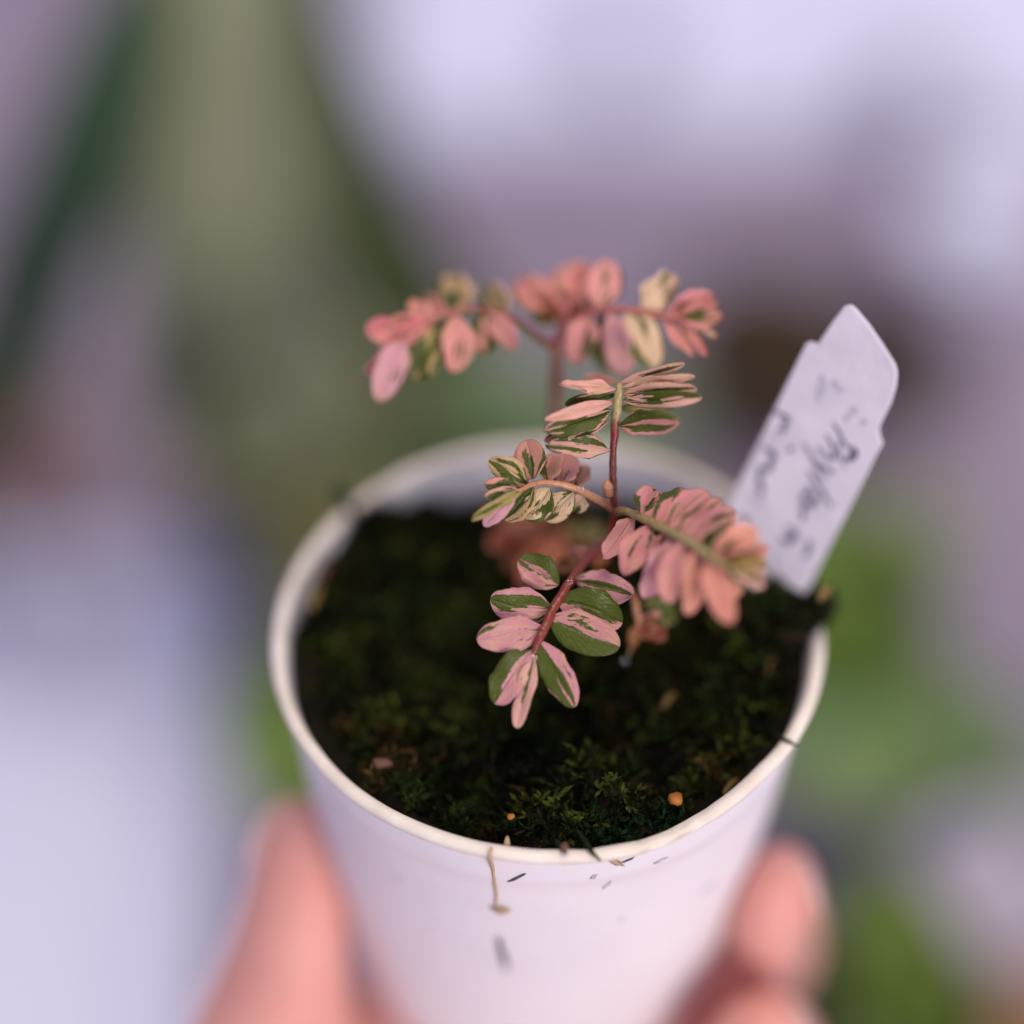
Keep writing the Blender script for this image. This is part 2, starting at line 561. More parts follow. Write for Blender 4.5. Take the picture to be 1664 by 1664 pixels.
def build_soil():
    N, K = 72, 26
    verts = [(0, 0, H + soil_z(0, 0))]
    faces = []
    for j in range(1, K + 1):
        for k in range(N):
            a = 2 * math.pi * k / N
            rr = (j / K) * (inner_r(math.degrees(a), -0.004) + 0.0003)
            x, y = rr * math.cos(a), rr * math.sin(a)
            verts.append((x, y, H + soil_z(x, y) + rnd.uniform(-.0004, .0004)))
    for k in range(N):
        faces.append((0, 1 + k, 1 + (k + 1) % N))
    for j in range(K - 1):
        for k in range(N):
            a, c = 1 + j * N + k, 1 + j * N + (k + 1) % N
            faces.append((a, a + N, c + N, c))
    o = link('soil', mesh('soil', verts, faces), M_SOIL)
    tag(o, 'black wet soil filling the white pot under the moss', 'soil', kind='stuff')

def build_moss():
    g = random.Random(11)
    verts, faces, cols = [], [], []
    def blade(p, d, L, w, c):
        side = d.cross(Vector((g.uniform(-1, 1), g.uniform(-1, 1), g.uniform(-1, 1)))).normalized() * w
        b0 = len(verts)
        mid = p + d * L * 0.5
        verts.extend([p, mid + side, p + d * L, mid - side])
        faces.append((b0, b0 + 1, b0 + 2, b0 + 3))
        cols.extend([c] * 4)
    def sprig(p, d, L, c, n, free=False):
        if not free and math.hypot(p.x, p.y) > inner_r(math.degrees(math.atan2(p.y, p.x)), -0.003) - 0.0003: return
        side = d.orthogonal().normalized()
        for i in range(n):
            t = i / n
            q = p + d * L * t + Vector((0, 0, -0.15 * L * t * t))
            rot = Matrix.Rotation(g.uniform(0, 6.28), 3, d)
            out = (rot @ side * 0.8 + d * 0.6).normalized()
            k = g.uniform(0.7, 1.25)
            blade(q, out, L * g.uniform(0.28, 0.5), L * 0.07, (c[0] * k, c[1] * k, c[2] * k, 1))
    def pick():
        t = g.random()
        if t < 0.48: return (0.009, 0.012, 0.0035)
        if t < 0.74: return (0.022, 0.036, 0.007)
        if t < 0.93: return (0.055, 0.066, 0.010)
        if t < 0.975: return (0.075, 0.045, 0.014)
        return (0.06, 0.085, 0.010)
    # clumped: choose clump tones on a coarse grid so lights and darks gather
    clump = {}
    for _ in range(4200):
        a = g.uniform(0, 2 * math.pi)
        rr = math.sqrt(g.random()) * (inner_r(math.degrees(a), -0.003) - 0.0004)
        x, y = rr * math.cos(a), rr * math.sin(a)
        key = (int(x / 0.0028 + 50), int(y / 0.0028 + 50))
        if key not in clump: clump[key] = (pick(), g.uniform(0.6, 1.3))
        c, hk = clump[key]
        if g.random() < 0.25: c = pick()
        d = Vector((g.gauss(0, 0.6), g.gauss(0, 0.6), 1)).normalized()
        edge = rr > inner_r(math.degrees(a), -0.005) - 0.0025
        if edge: d = (Vector((d.x * .5, d.y * .5, d.z)) + Vector((-x, -y, 0)).normalized() * 1.0).normalized()
        L = g.uniform(0.0016, 0.0036) * hk
        sprig(Vector((x, y, H + soil_z(x, y) - 0.0002)), d, L, c, 9)
    for _ in range(420):
        a = g.uniform(0, 2 * math.pi)
        rr = math.sqrt(g.random()) * 0.0245
        x, y = rr * math.cos(a), rr * math.sin(a)
        p = Vector((x, y, H + soil_z(x, y) + g.uniform(.0004, .0016)))
        d = Vector((g.gauss(0, 1), g.gauss(0, 1), g.gauss(0, .25))).normalized()
        k = g.uniform(.4, 1.2)
        c = (0.085 * k, 0.052 * k, 0.018 * k, 1) if g.random() < .6 else (0.05 * k, 0.06 * k, 0.014 * k, 1)
        for q in range(3):
            blade(p, d, g.uniform(.0010, .0022), .00012, c)
            p = p + d * .0011
            d = (d + Vector((g.gauss(0, .4), g.gauss(0, .4), g.gauss(0, .2)))).normalized()
    # brighter feathery tuft by the front lip
    for _ in range(150):
        p = onz(g.gauss(1015, 42), g.gauss(1350, 15), H - 0.0030)
        sprig(p, Vector((g.gauss(0, .5), g.gauss(-.2, .4), 1)).normalized(), g.uniform(.0016, .003), (0.012, 0.035, 0.010), 11)
    # tuft heaped against the tag and over the lip
    for _ in range(560):
        p = onz(min(g.gauss(1285, 28), 1328), g.gauss(1002, 12), H + g.uniform(-0.003, 0.0008))
        c = (0.035, 0.028, 0.008) if g.random() < .2 else (0.012, 0.017, 0.006)
        sprig(p, Vector((g.gauss(.1, .5), g.gauss(0, .5), 1)).normalized(), g.uniform(.0016, .0032), c, 9, True)
    me = mesh('moss', verts, faces)
    at_ = me.attributes.new('tint', 'FLOAT_COLOR', 'POINT')
    at_.data.foreach_set('color', [x for c in cols for x in c])
    o = link('moss', me, M_MOSS, None, False)
    tag(o, 'very dark green moss carpet covering the soil in the white pot', 'moss', kind='stuff')
build_soil()
build_moss()

def on_moss(px, py, lift=0.0012):
    p = onz(px, py, H - 0.005)
    for _ in range(4):
        p = onz(px, py, H + soil_z(p.x, p.y) + lift)
    return p

def crumb(name, px, py, r_px, mat, label, cat, group, squash=(1, 1, .7), jag=.2, seed=1, lift=.0016):
    p = on_moss(px, py, lift)
    o = blob(name, p, r_px * 0.245 / FPX, mat, None, squash, jag, 2, seed)
    tag(o, label, cat, group)
    return o
crumb('fertiliser_grain', 1097, 1298, 12, M_ORANGE, 'large bright orange grain on the moss near the front lip', 'grain', 'orange grains on the moss', seed=2, lift=.003)
crumb('fertiliser_grain', 1266, 1102, 8, M_ORANGE, 'small orange grain on the moss beside the bare lip', 'grain', 'orange grains on the moss', seed=3)
crumb('fertiliser_grain', 830, 1327, 6, M_ORANGE, 'tiny orange grain on the moss beside the hanging rootlet', 'grain', 'orange grains on the moss', seed=4, lift=.003)
crumb('bark_crumb', 620, 1240, 13, M_ROSEBIT, 'reddish brown bark crumb lying alone on the dark moss', 'crumb', 'plant crumbs on the moss', (1.2, .6, .5), .3, 5, .002)
crumb('bark_crumb', 824, 1368, 8, M_TAN, 'tan crumb at the lip where the rootlet hangs over', 'crumb', 'plant crumbs on the moss', (.6, 1.3, .6), .25, 6, .003)
crumb('bark_crumb', 917, 1376, 9, M_ROSEBIT, 'brown crumb caught on the front lip of the pot', 'crumb', 'plant crumbs on the moss', (.8, 1, .6), .3, 7, .0045)
def straw(p0, p1, r_px, mat, label, lift=.002):
    a, c = on_moss(*p0, lift), on_moss(*p1, lift)
    mid = (a + c) / 2 + Vector((0, 0, .0006))
    r = r_px * 0.245 / FPX
    o = tube('straw_piece', [a, mid, c], [r * .6, r, r * .4], mat, None, 6, 5)
    tag(o, label, 'straw', 'dry bits on the moss')
straw((1076, 1150), (1098, 1128), 6, M_STRAW, 'short yellow straw piece on the moss under the pink sprays')
straw((1176, 1290), (1200, 1266), 5, M_STRAW, 'yellowish straw piece tucked along the front lip by the orange grain', .0005)
straw((1248, 1095), (1262, 1060), 5, M_STRAW, 'ochre straw piece rising beside the small orange grain', .003)
straw((506, 990), (520, 950), 9, M_STRAW, 'ochre straw piece against the inner wall near the curled strand', .003)
straw((522, 942), (530, 915), 7, M_ROSEBIT, 'brown straw piece against the inner wall near the curled strand', .003)
straw((1330, 975), (1350, 958), 9, M_STRAW, 'yellow straw piece poking over the lip behind the plant tag', .006)

# strands lying across the lip
def strand(name, pix, r_px, mat, label, cat, lift=0.0001, radii=None):
    pts = []
    for p in pix:
        l, n = on_pot(*p)
        pts.append(l + n * lift)
    r = r_px * 0.236 / FPX
    o = tube(name, pts, [r * k for k in (radii or [1] * len(pts))], mat, None, 6, 5, .15)
    tag(o, label, cat)
    return o
strand('root_fibre', [(799, 1378), (797, 1392), (801, 1410), (804, 1430), (807, 1452), (806, 1466)], 3.2, M_TAN,
       'thin tan rootlet hanging down the outside of the white pot', 'root', radii=[.8, 1.2, .9, .7, .8, 1])
l0, n0 = on_pot(814, 1475)
tag(blob('root_knot', l0 + n0 * .0002, 1.0, M_TAN, None, (.0011, .0006, .0005), .25, 2, 9, frame_from(n0, Vector((1, 0, 0)))),
    'pale tan root knot stuck to the pot at the rootlet end', 'root')
M_STRANDG = noise_mat('green_strand', (0.008, 0.014, 0.006), (0.02, 0.035, 0.012), 900, 0.9, 0.8, 2500, spec=0.1)
def lip_strand(pix, r_px, label, radii):
    """strand laid over the lip; pixel positions with a height above the rim in mm"""
    pts = [onz(x, y, H + z / 1000) for x, y, z in pix]
    o = tube('moss_strand', pts, [r_px * .24 / FPX * k for k in radii], M_STRANDG, None, 6, 5, .2)
    tag(o, label, 'moss strand')
lip_strand([(938, 1350, -1.2), (950, 1366, .1), (958, 1378, .35), (966, 1389, .3), (976, 1399, -.5)], 5, 'dark green moss strand drooping over the front lip', [.5, .9, .8, .6, .3])
lip_strand([(905, 1368, -.8), (914, 1379, .3), (919, 1386, .25)], 4, 'short dark moss tip touching the front lip beside the brown crumb', [1.2, 1, .4])
lip_strand([(1262, 1194, -.3), (1272, 1200, .15), (1284, 1206, .2), (1296, 1213, -.2)], 3, 'fine dark tube standing for a crack across the lip below the small orange grain', [1, 1, .9, .6])  # tube laid in as the crack in the lip, no moss here
lip_strand([(551, 800, .9), (557, 812, .9), (566, 824, .5), (577, 838, .3), (592, 852, -1.0)], 9, 'dark curled strand crossing the lip at the mossy back of the pot', [1.3, 1.5, .9, .8, .9])

# ================================================================== the plant
TONE = {
    'pink_shaded': (0.64, 0.285, 0.30), 'warm': (0.76, 0.36, 0.24),  # first: pink darkened to paint in the weaker light on the front spray
    'pink': (0.86, 0.375, 0.345), 'rose': (0.78, 0.27, 0.25), 'mauve': (0.80, 0.38, 0.42), 'cream': (0.82, 0.62, 0.38),
    'salmon': (0.87, 0.37, 0.28), 'red': (0.30, 0.055, 0.03), 'olive': (0.38, 0.29, 0.08), 'tan': (0.62, 0.44, 0.19),
    'peach': (0.86, 0.50, 0.37), 'orange': (0.42, 0.13, 0.03), 'gold': (0.33, 0.20, 0.03)}

def leaf_mesh(B, T, w, roll=0.0, curl=0.12, fold=0.14, nu=16, nv=8, thick=0.00013, shape=1.0, facing=None, wav=0.0, seed=0.0):
    axis = T - B
    L = axis.length
    ax = axis.normalized()
    view = (CAM_POS - (B + T) / 2).normalized() if facing is None else facing
    n = (view - ax * view.dot(ax)).normalized()
    n = Matrix.Rotation(math.radians(roll), 3, ax) @ n
    sd = ax.cross(n)
    top, bot, uvs = [], [], []
    for i in range(nu + 1):
        u = (1 - math.cos(math.pi * i / nu)) / 2
        h = (max(0.0, 1 - abs(2 * u ** (0.86 * shape) - 1) ** 2.25)) ** 0.5
        h *= min(1.0, 0.45 + u * 2.0)
        if i == 0: h = 0.05
        for j in range(nv + 1):
            v = j / nv * 2 - 1
            e = 1 + (0.07 * math.sin(u * 11 + seed * 40 + (1.7 if v > 0 else 0)) + 0.05 * math.sin(u * 23 + seed * 90 - v)) * abs(v) * min(1, wav)
            p = B + ax * (L * u) + sd * (v * h * e * w / 2 + w * 0.10 * math.sin(seed * 50) * math.sin(math.pi * u) * min(1, wav))
            z = fold * abs(v) * h * w / 2 * (1.0 - 0.4 * abs(v))
            z += -curl * L * (u * u - u * 0.35)
            z += wav * L * 0.04 * math.sin(u * 9 + seed * 20) * v
            p = p + n * z
            top.append(p)
            bot.append(p - n * thick)
            uvs.append((u, j / nv))
    m_ = (nu + 1) * (nv + 1)
    faces = []
    idx = lambda i, j: i * (nv + 1) + j
    for i in range(nu):
        for j in range(nv):
            faces.append((idx(i, j), idx(i, j + 1), idx(i + 1, j + 1), idx(i + 1, j)))
            faces.append((m_ + idx(i + 1, j), m_ + idx(i + 1, j + 1), m_ + idx(i, j + 1), m_ + idx(i, j)))
    border = [idx(0, j) for j in range(nv + 1)] + [idx(i, nv) for i in range(1, nu + 1)] + \
             [idx(nu, j) for j in range(nv - 1, -1, -1)] + [idx(i, 0) for i in range(nu - 1, 0, -1)]
    for a, c in zip(border, border[1:] + border[:1]):
        faces.append((a, m_ + a, m_ + c, c))
    me = mesh('leaf', top + bot, faces)
    uvl = me.uv_layers.new(name='UVMap')
    allu = uvs + uvs
    flat = []
    for l in me.loops:
        flat.extend(allu[l.vertex_index])
    uvl.data.foreach_set('uv', flat)
    return me

LG = random.Random(21)
def pd(p, fan=None):
    """the upper plant leans a little towards the photographer; its foot stays in the soil"""
    d = p[2]
    return (p[0], p[1], d - 0.0045 * min(1.0, max(0.0, (0.263 - d) / 0.013)))
def leaf(parent, b, t, w, tone, green, roll=None, curl=None, fold=None, bias=None):
    """b, t: (pixel x, pixel y, distance) of base and tip"""
    b, t = pd(b), pd(t)
    B, T = at(*b), at(*t)
    wm = w * (1.10 + LG.uniform(-.16, .14)) * (b[2] + t[2]) / 2 / FPX
    roll = LG.uniform(-28, 28) if roll is None else roll
    curl = LG.uniform(0.0, 0.26) if curl is None else curl
    fold = LG.choice((LG.uniform(0.05, 0.3), LG.uniform(0.3, 0.75))) if fold is None else fold
    seed = LG.random()
    me = leaf_mesh(B, T, wm, roll, curl, fold, wav=LG.uniform(0.2, 2.2), seed=seed, shape=LG.uniform(.9, 1.12))
    c = TONE[tone]
    k = LG.uniform(0.9, 1.08)
    nv = len(me.vertices)
    a1 = me.attributes.new('tint', 'FLOAT_COLOR', 'POINT')
    a1.data.foreach_set('color', [c[0] * k, c[1] * k * LG.uniform(.92, 1.08), c[2] * k * LG.uniform(.92, 1.08), 1.0] * nv)
    a2 = me.attributes.new('leaf_data', 'FLOAT_VECTOR', 'POINT')
    a2.data.foreach_set('vector', [green, seed, LG.uniform(-.22, .22) if bias is None else bias] * nv)
    return link('leaf', me, M_LEAF, parent)

STEMC = {'red': (0.21, 0.034, 0.02), 'dred': (0.16, 0.035, 0.022), 'pinkred': (0.42, 0.115, 0.085), 'olive': (0.34, 0.26, 0.09), 'orange': (0.42, 0.16, 0.06),
         'peach': (0.50, 0.24, 0.12), 'lime': (0.37, 0.30, 0.12)}
def branch(name, pts, parent):
    """pts: (px, py, depth, radius px, colour)"""
    pts = [pd(p) + tuple(p[3:]) for p in pts]
    return tube(name, [at(*p[:3]) for p in pts], [p[3] * p[2] / FPX for p in pts], M_STEM, parent, 8, 6, .14,
                [STEMC[p[4]] for p in pts])

base_p = onz(985, 925, H - 0.006)
PLANT = empty('variegated_plant', (base_p.x, base_p.y, H - 0.0055))
tag(PLANT, 'small leafy plant with pink, cream and green variegated leaves growing in the pot', 'plant')

# --- main upright stem
D = 0.2395
def dep(p): return (MC.transposed() @ (p - CAM_POS)).z * -1
d_base = dep(base_p)
main = branch('stem', [(985, 935, d_base + .001, 6, 'dred'), (984, 905, .256, 6, 'dred'), (990, 870, .249, 6, 'red'), (998, 832, .2435, 7, 'red'), (997, 795, .2415, 6, 'dred'), (996, 745, .2405, 6, 'dred'),
                       (999, 700, .240, 7, 'red'), (1002, 668, .2395, 8, 'lime'), (1005, 640, .239, 7, 'lime'), (1007, 622, .239, 4, 'olive')], PLANT)
d = .2395
for a in [((1003, 631, d), (913, 622, .237), 22, 'peach', .10, 12), ((1004, 622, d + .003), (946, 609, d + .006), 14, 'salmon', .2, 10),
          ((999, 641, d), (918, 657, .239), 20, 'pink', .95, 10), ((997, 652, d), (887, 681, .236), 24, 'peach', .12, 8),
          ((992, 667, d), (888, 700, .2365), 34, 'peach', .70, 0), ((988, 684, d), (886, 716, .2375), 28, 'pink', .45, 0),
          ((990, 730, .240), (891, 722, .237), 34, 'peach', .48, 5), ((1008, 622, d), (1112, 592, .2375), 16, 'peach', .15, 10),
          ((1011, 631, d), (1127, 614, .2365), 26, 'peach', .35, 5), ((1012, 640, d), (1130, 632, .236), 28, 'peach', .30, 0),
          ((1012, 650, d), (1138, 646, .2355), 24, 'peach', .45, 5), ((1010, 660, .242), (1092, 664, .250), 28, 'olive', .6, 0),
          ((1006, 692, d), (1102, 688, .2355), 40, 'pink', .45, 0)]:
    leaf(main, a[0], a[1], a[2], a[3], a[4], roll=a[5], curl=.05)
tube('bud', [at(*pd(q)) for q in ((990, 806, .241), (987, 790, .2405), (986, 778, .2405))], [.0004, .00055, .00015], M_STEM, main, 8, 5, .05,
     [STEMC['orange'], STEMC['peach'], STEMC['orange']])

# --- left spray
left = branch('branch', [(999, 828, .2432, 8, 'pinkred'), (970, 812, .2415, 6.5, 'peach'), (942, 797, .2395, 6, 'peach'), (905, 786, .2385, 5, 'peach'), (870, 786, .238, 4.5, 'orange'),
                         (840, 800, .2375, 4, 'orange'), (815, 815, .237, 3, 'orange')], PLANT)
for a in [((866, 778, .239), (855, 715, .241), 46, 'warm', .40), ((912, 787, .2395), (922, 734, .243), 48, 'pink', .14), ((893, 783, .239), (888, 734, .242), 44, 'warm', .34),
          ((935, 794, .2405), (945, 748, .245), 40, 'warm', .3),
          ((858, 788, .2385), (794, 748, .238), 34, 'tan', .52), ((845, 795, .238), (790, 787, .237), 26, 'salmon', .5), ((848, 800, .2375), (789, 806, .2365), 22, 'peach', .3),
          ((850, 798, .2375), (769, 841, .235), 17, 'olive', .3), ((836, 808, .237), (787, 855, .2365), 28, 'mauve', .05), ((866, 792, .2385), (818, 845, .2395), 44, 'tan', .55),
          ((893, 793, .2388), (850, 842, .240), 42, 'cream', .30), ((932, 800, .2398), (884, 846, .2405), 46, 'cream', .42), ((950, 804, .2402), (926, 832, .242), 34, 'cream', .25),
          ((858, 784, .239), (826, 735, .243), 30, 'salmon', .35)]:
    leaf(left, *a)

# --- right spray
right = branch('branch', [(999, 830, 0.2430, 8, 'red'), (1026, 834, 0.2396, 7, 'olive'), (1070, 855, 0.2349, 8, 'olive'), (1113, 877, 0.2315, 8, 'lime'), (1156, 905, 0.2288, 8, 'lime'), (1190, 925, 0.2268, 5, 'olive'), (1222, 932, 0.2255, 3, 'olive')], PLANT)
for a in [((1042, 838, 0.2376), (1070, 796, 0.2389), 58, 'pink', .22), ((1066, 852, 0.2356), (1112, 788, 0.2376), 58, 'pink', .16), ((1084, 860, 0.2342), (1150, 795, 0.2356), 46, 'pink', .12),
          ((1100, 868, 0.2329), (1172, 808, 0.2335), 40, 'pink', .2), ((1116, 877, 0.2315), (1196, 826, 0.2322), 40, 'pink', .22), ((1135, 888, 0.2306), (1196, 848, 0.2322), 34, 'peach', .5),
          ((1160, 902, 0.2288), (1230, 862, 0.2275), 48, 'salmon', .1), ((1172, 908, 0.2282), (1252, 893, .229), 44, 'salmon', .14), ((1180, 915, 0.2275), (1250, 920, .2285), 32, 'gold', .45),
          ((1180, 920, 0.2275), (1246, 952, .229), 34, 'peach', .5), ((1028, 840, 0.2396), (983, 904, 0.2376), 36, 'pink', .05), ((1057, 854, 0.2362), (1014, 928, 0.2342), 52, 'pink', .04),
          ((1085, 868, 0.2342), (1066, 922, 0.2342), 38, 'pink', .3), ((1100, 876, 0.2329), (1045, 972, 0.2329), 44, 'mauve', .08), ((1112, 882, 0.2315), (1084, 978, 0.2302), 46, 'pink', .12),
          ((1132, 892, 0.2306), (1122, 996, 0.2288), 44, 'salmon', .16), ((1152, 906, 0.2292), (1184, 1009, 0.2261), 50, 'salmon', .1), ((1166, 914, 0.2284), (1200, 975, 0.2302), 34, 'salmon', .2),
          ((1095, 880, 0.2362), (1095, 935, 0.2410), 50, 'olive', .4), ((1120, 895, 0.2349), (1150, 960, 0.2383), 46, 'salmon', .3), ((1045, 980, .250), (1105, 1000, .251), 42, 'tan', .75)]:
    leaf(right, *a)

# --- front spray, drooping towards the lip
front = branch('branch', [(989, 872, .2492, 6, 'red'), (972, 888, .2462, 7, 'red'), (950, 914, .2432, 8, 'red'), (922, 953, .2405, 8, 'red'), (900, 988, .239, 8, 'red'), (887, 1016, .238, 8, 'red'), (874, 1044, .2375, 7, 'red'), (867, 1062, .2372, 4, 'red')], PLANT)
for a in [((908, 950, .2402), (843, 908, .2405), 54, 'pink_shaded', .60, 0, .05, .1, -.5), ((896, 990, .239), (797, 973, .2385), 54, 'pink_shaded', .50, 0, .05, .08, 0),
          ((884, 1022, .238), (775, 1040, .237), 52, 'pink_shaded', .34, 0, .04, .12, 0), ((864, 1056, .2373), (803, 1143, .2365), 58, 'pink_shaded', .40, 0, .04, .08, -.55),
          ((868, 1062, .2372), (839, 1183, .236), 26, 'peach', .28, 18, .02, .4), ((876, 1042, .2374), (934, 1149, .2365), 48, 'pink_shaded', .40, 0, .04, .08, -.5),
          ((930, 942, .2412), (1028, 966, .2395), 44, 'pink_shaded', .42, 0, .05, .1, -.2), ((906, 975, .2395), (1012, 1012, .239), 60, 'pink_shaded', .60, 0, .05, .1, .6),
          ((893, 1005, .2385), (1007, 1052, .2378), 64, 'pink_shaded', .60, 0, .05, .1, -.65), ((960, 897, .2445), (922, 902, .246), 26, 'salmon', .2, 0, .1, .2),
          ((946, 912, .2435), (900, 922, .247), 26, 'orange', .15, 0, .1, .2), ((978, 884, .247), (968, 925, .249), 30, 'red', .1, 0, .1, .2)]:
    leaf(front, *a)

# --- low red shoots near the soil
low = branch('branch', [(984, 905, .2565, 4, 'dred'), (950, 885, .2575, 5, 'red'), (905, 862, .2585, 4, 'red'), (870, 855, .259, 3, 'red')], PLANT)
for a in [((885, 856, .2585), (796, 890, .2575), 42, 'red', .15), ((890, 862, .2585), (826, 925, .2565), 46, 'red', .25), ((880, 850, .259), (812, 858, .260), 44, 'orange', .2),
          ((905, 858, .2585), (945, 905, .258), 52, 'olive', .55), ((895, 855, .2585), (860, 812, .262), 40, 'red', .3), ((860, 856, .259), (790, 815, .262), 32, 'red', .1),
          ((920, 868, .258), (880, 930, .256), 44, 'red', .3), ((940, 880, .2575), (975, 850, .260), 40, 'olive', .6), ((900, 870, .258), (845, 948, .255), 40, 'red', .2)]:
    leaf(low, *a)
shoot = branch('branch', [(992, 945, .256, 3, 'dred'), (1012, 955, .251, 4, 'orange'), (1028, 966, .248, 5, 'orange'), (1034, 992, .2475, 6, 'peach'), (1037, 1016, .2475, 4, 'orange'), (1030, 1040, .248, 2.2, 'orange'), (1020, 1068, .2485, 1.2, 'olive')], PLANT)
for a in [((1038, 1012, .2475), (1083, 1036, .2465), 34, 'red', .1), ((1038, 1006, .2475), (1076, 998, .248), 14, 'salmon', .1), ((1036, 1016, .2475), (1026, 1052, .248), 18, 'orange', .1)]:
    leaf(shoot, *a)

# --- taller back stem with the two topmost sprays
bs = onz(958, 880, H - 0.007)
back = branch('stem', [(950, 872, dep(bs) + .001, 6, 'dred'), (936, 820, .2655, 6, 'dred'), (916, 760, .2585, 7, 'red'), (902, 700, 0.2558, 8, 'red'), (903, 650, 0.2553, 9, 'red'), (905, 600, 0.2538, 9, 'red'), (906, 562, 0.2528, 9, 'pinkred'),
                       (912, 535, 0.2518, 8, 'pinkred'), (920, 505, 0.2513, 7, 'pinkred'), (932, 478, 0.2508, 4, 'pinkred')], PLANT)
for a in [((914, 522, 0.2523), (944, 428, 0.2558), 76, 'salmon', .1), ((906, 500, 0.2528), (834, 455, 0.2548), 60, 'salmon', .12), ((905, 520, 0.2523), (856, 490, 0.2538), 42, 'orange', .4),
          ((922, 500, 0.2513), (900, 448, 0.2568), 56, 'salmon', .1), ((925, 490, 0.2513), (972, 432, 0.2538), 62, 'salmon', .12)]:
    leaf(back, *a)
tl = branch('branch', [(905, 566, 0.2528, 8, 'pinkred'), (871, 544, 0.2518, 6, 'red'), (835, 517, 0.2510, 5, 'red'), (781, 503, 0.2503, 5, 'red'), (728, 508, 0.2498, 5, 'pinkred'), (692, 527, 0.2493, 4, 'pinkred'), (660, 545, 0.2490, 3, 'pinkred')], PLANT)
for a in [((750, 505, 0.2503), (728, 444, 0.2548), 54, 'tan', .40), ((735, 508, 0.2498), (760, 452, 0.2538), 40, 'tan', .35), ((706, 517, 0.2495), (663, 492, 0.2508), 32, 'salmon', .12),
          ((694, 527, 0.2493), (596, 540, 0.2483), 50, 'rose', .08), ((656, 549, 0.2490), (617, 649, 0.2473), 50, 'mauve', .03), ((664, 546, 0.2490), (597, 607, 0.2483), 30, 'rose', .08),
          ((706, 527, 0.2495), (676, 617, 0.2488), 40, 'tan', .5), ((718, 524, 0.2497), (697, 614, 0.2488), 38, 'tan', .75), ((742, 512, 0.2500), (738, 602, 0.2483), 48, 'pink', .2),
          ((790, 507, 0.2504), (837, 566, 0.2493), 34, 'pink', .12), ((786, 508, 0.2504), (792, 574, 0.2498), 42, 'salmon', .72), ((824, 510, 0.2508), (791, 462, 0.2548), 42, 'tan', .3),
          ((722, 512, 0.2498), (690, 482, 0.2538), 34, 'salmon', .3)]:
    leaf(tl, *a)
tr = branch('branch', [(920, 530, 0.2518, 7, 'pinkred'), (946, 513, 0.2508, 6, 'pinkred'), (978, 503, 0.2498, 6, 'pinkred'), (1010, 502, 0.2493, 6, 'pinkred'), (1045, 508, 0.2488, 6, 'pinkred'), (1082, 515, 0.2483, 5, 'pinkred'), (1116, 524, 0.2478, 4, 'pinkred'), (1145, 535, 0.2478, 2.5, 'peach')], PLANT)
for a in [((976, 502, 0.2498), (988, 419, 0.2508), 52, 'pink', .16), ((984, 502, 0.2498), (1006, 436, 0.2523), 30, 'pink', .8), ((956, 514, 0.2506), (932, 588, 0.2493), 50, 'pink', .22),
          ((994, 508, 0.2496), (1010, 610, 0.2483), 52, 'mauve', .08), ((980, 508, 0.2503), (978, 602, 0.2548), 36, 'olive', .35), ((1022, 506, 0.2491), (1064, 595, 0.2478), 52, 'cream', .22),
          ((1042, 504, 0.2488), (1096, 446, 0.2493), 48, 'cream', 0.2448), ((1086, 510, 0.2483), (1160, 482, 0.2483), 38, 'rose', .06), ((1100, 514, 0.2481), (1174, 513, 0.2473), 38, 'rose', .1),
          ((1078, 518, 0.2484), (1127, 577, 0.2468), 22, 'salmon', .2), ((1104, 524, 0.2480), (1148, 577, 0.2463), 18, 'rose', .05), ((1120, 526, 0.2478), (1166, 549, 0.2473), 12, 'peach', .2),
          ((1096, 513, 0.2482), (1168, 496, 0.2480), 30, 'rose', .15), ((962, 505, 0.2503), (960, 440, 0.2548), 46, 'salmon', .15)]:
    leaf(tr, *a)

# --- water drops caught on the plant
for (px, py, dd, r, lab) in [(1016, 1075, .2482, 6.5, 'clear water drop hanging at the tip of the thin red shoot'),
                             (868, 1069, .2362, 5, 'tiny water drop where the front spray ends in its last leaves'),
                             (926, 946, .2385, 4.5, 'tiny water drop on the red stem of the front spray'),
                             (944, 794, .2375, 4.5, 'tiny water drop on the stalk of the cream and green spray')]:
    tag(blob('water_drop', at(*pd((px, py, dd))), r * dd / FPX, M_WATER, None, (1, .8, .8), 0, 3), lab, 'water drop', 'water drops on the plant')

# ================================================================== the plant tag with handwriting
TO = at(1262, 990, .2525)
TU = (at(1392, 500, .2385) - TO).normalized()
TX = (at(1432, 720, .2440) - at(1230, 720, .2490)).normalized()
TN = TX.cross(TU).normalized()
if TN.dot(CAM_POS - TO) < 0: TN = -TN
TX = (TX - TU * TX.dot(TU)).normalized()
def on_tag(px, py, lift=0.0):
    d = ray(px, py)
    t = (TO - CAM_POS).dot(TN) / d.dot(TN)
    return CAM_POS + d * t + TN * lift

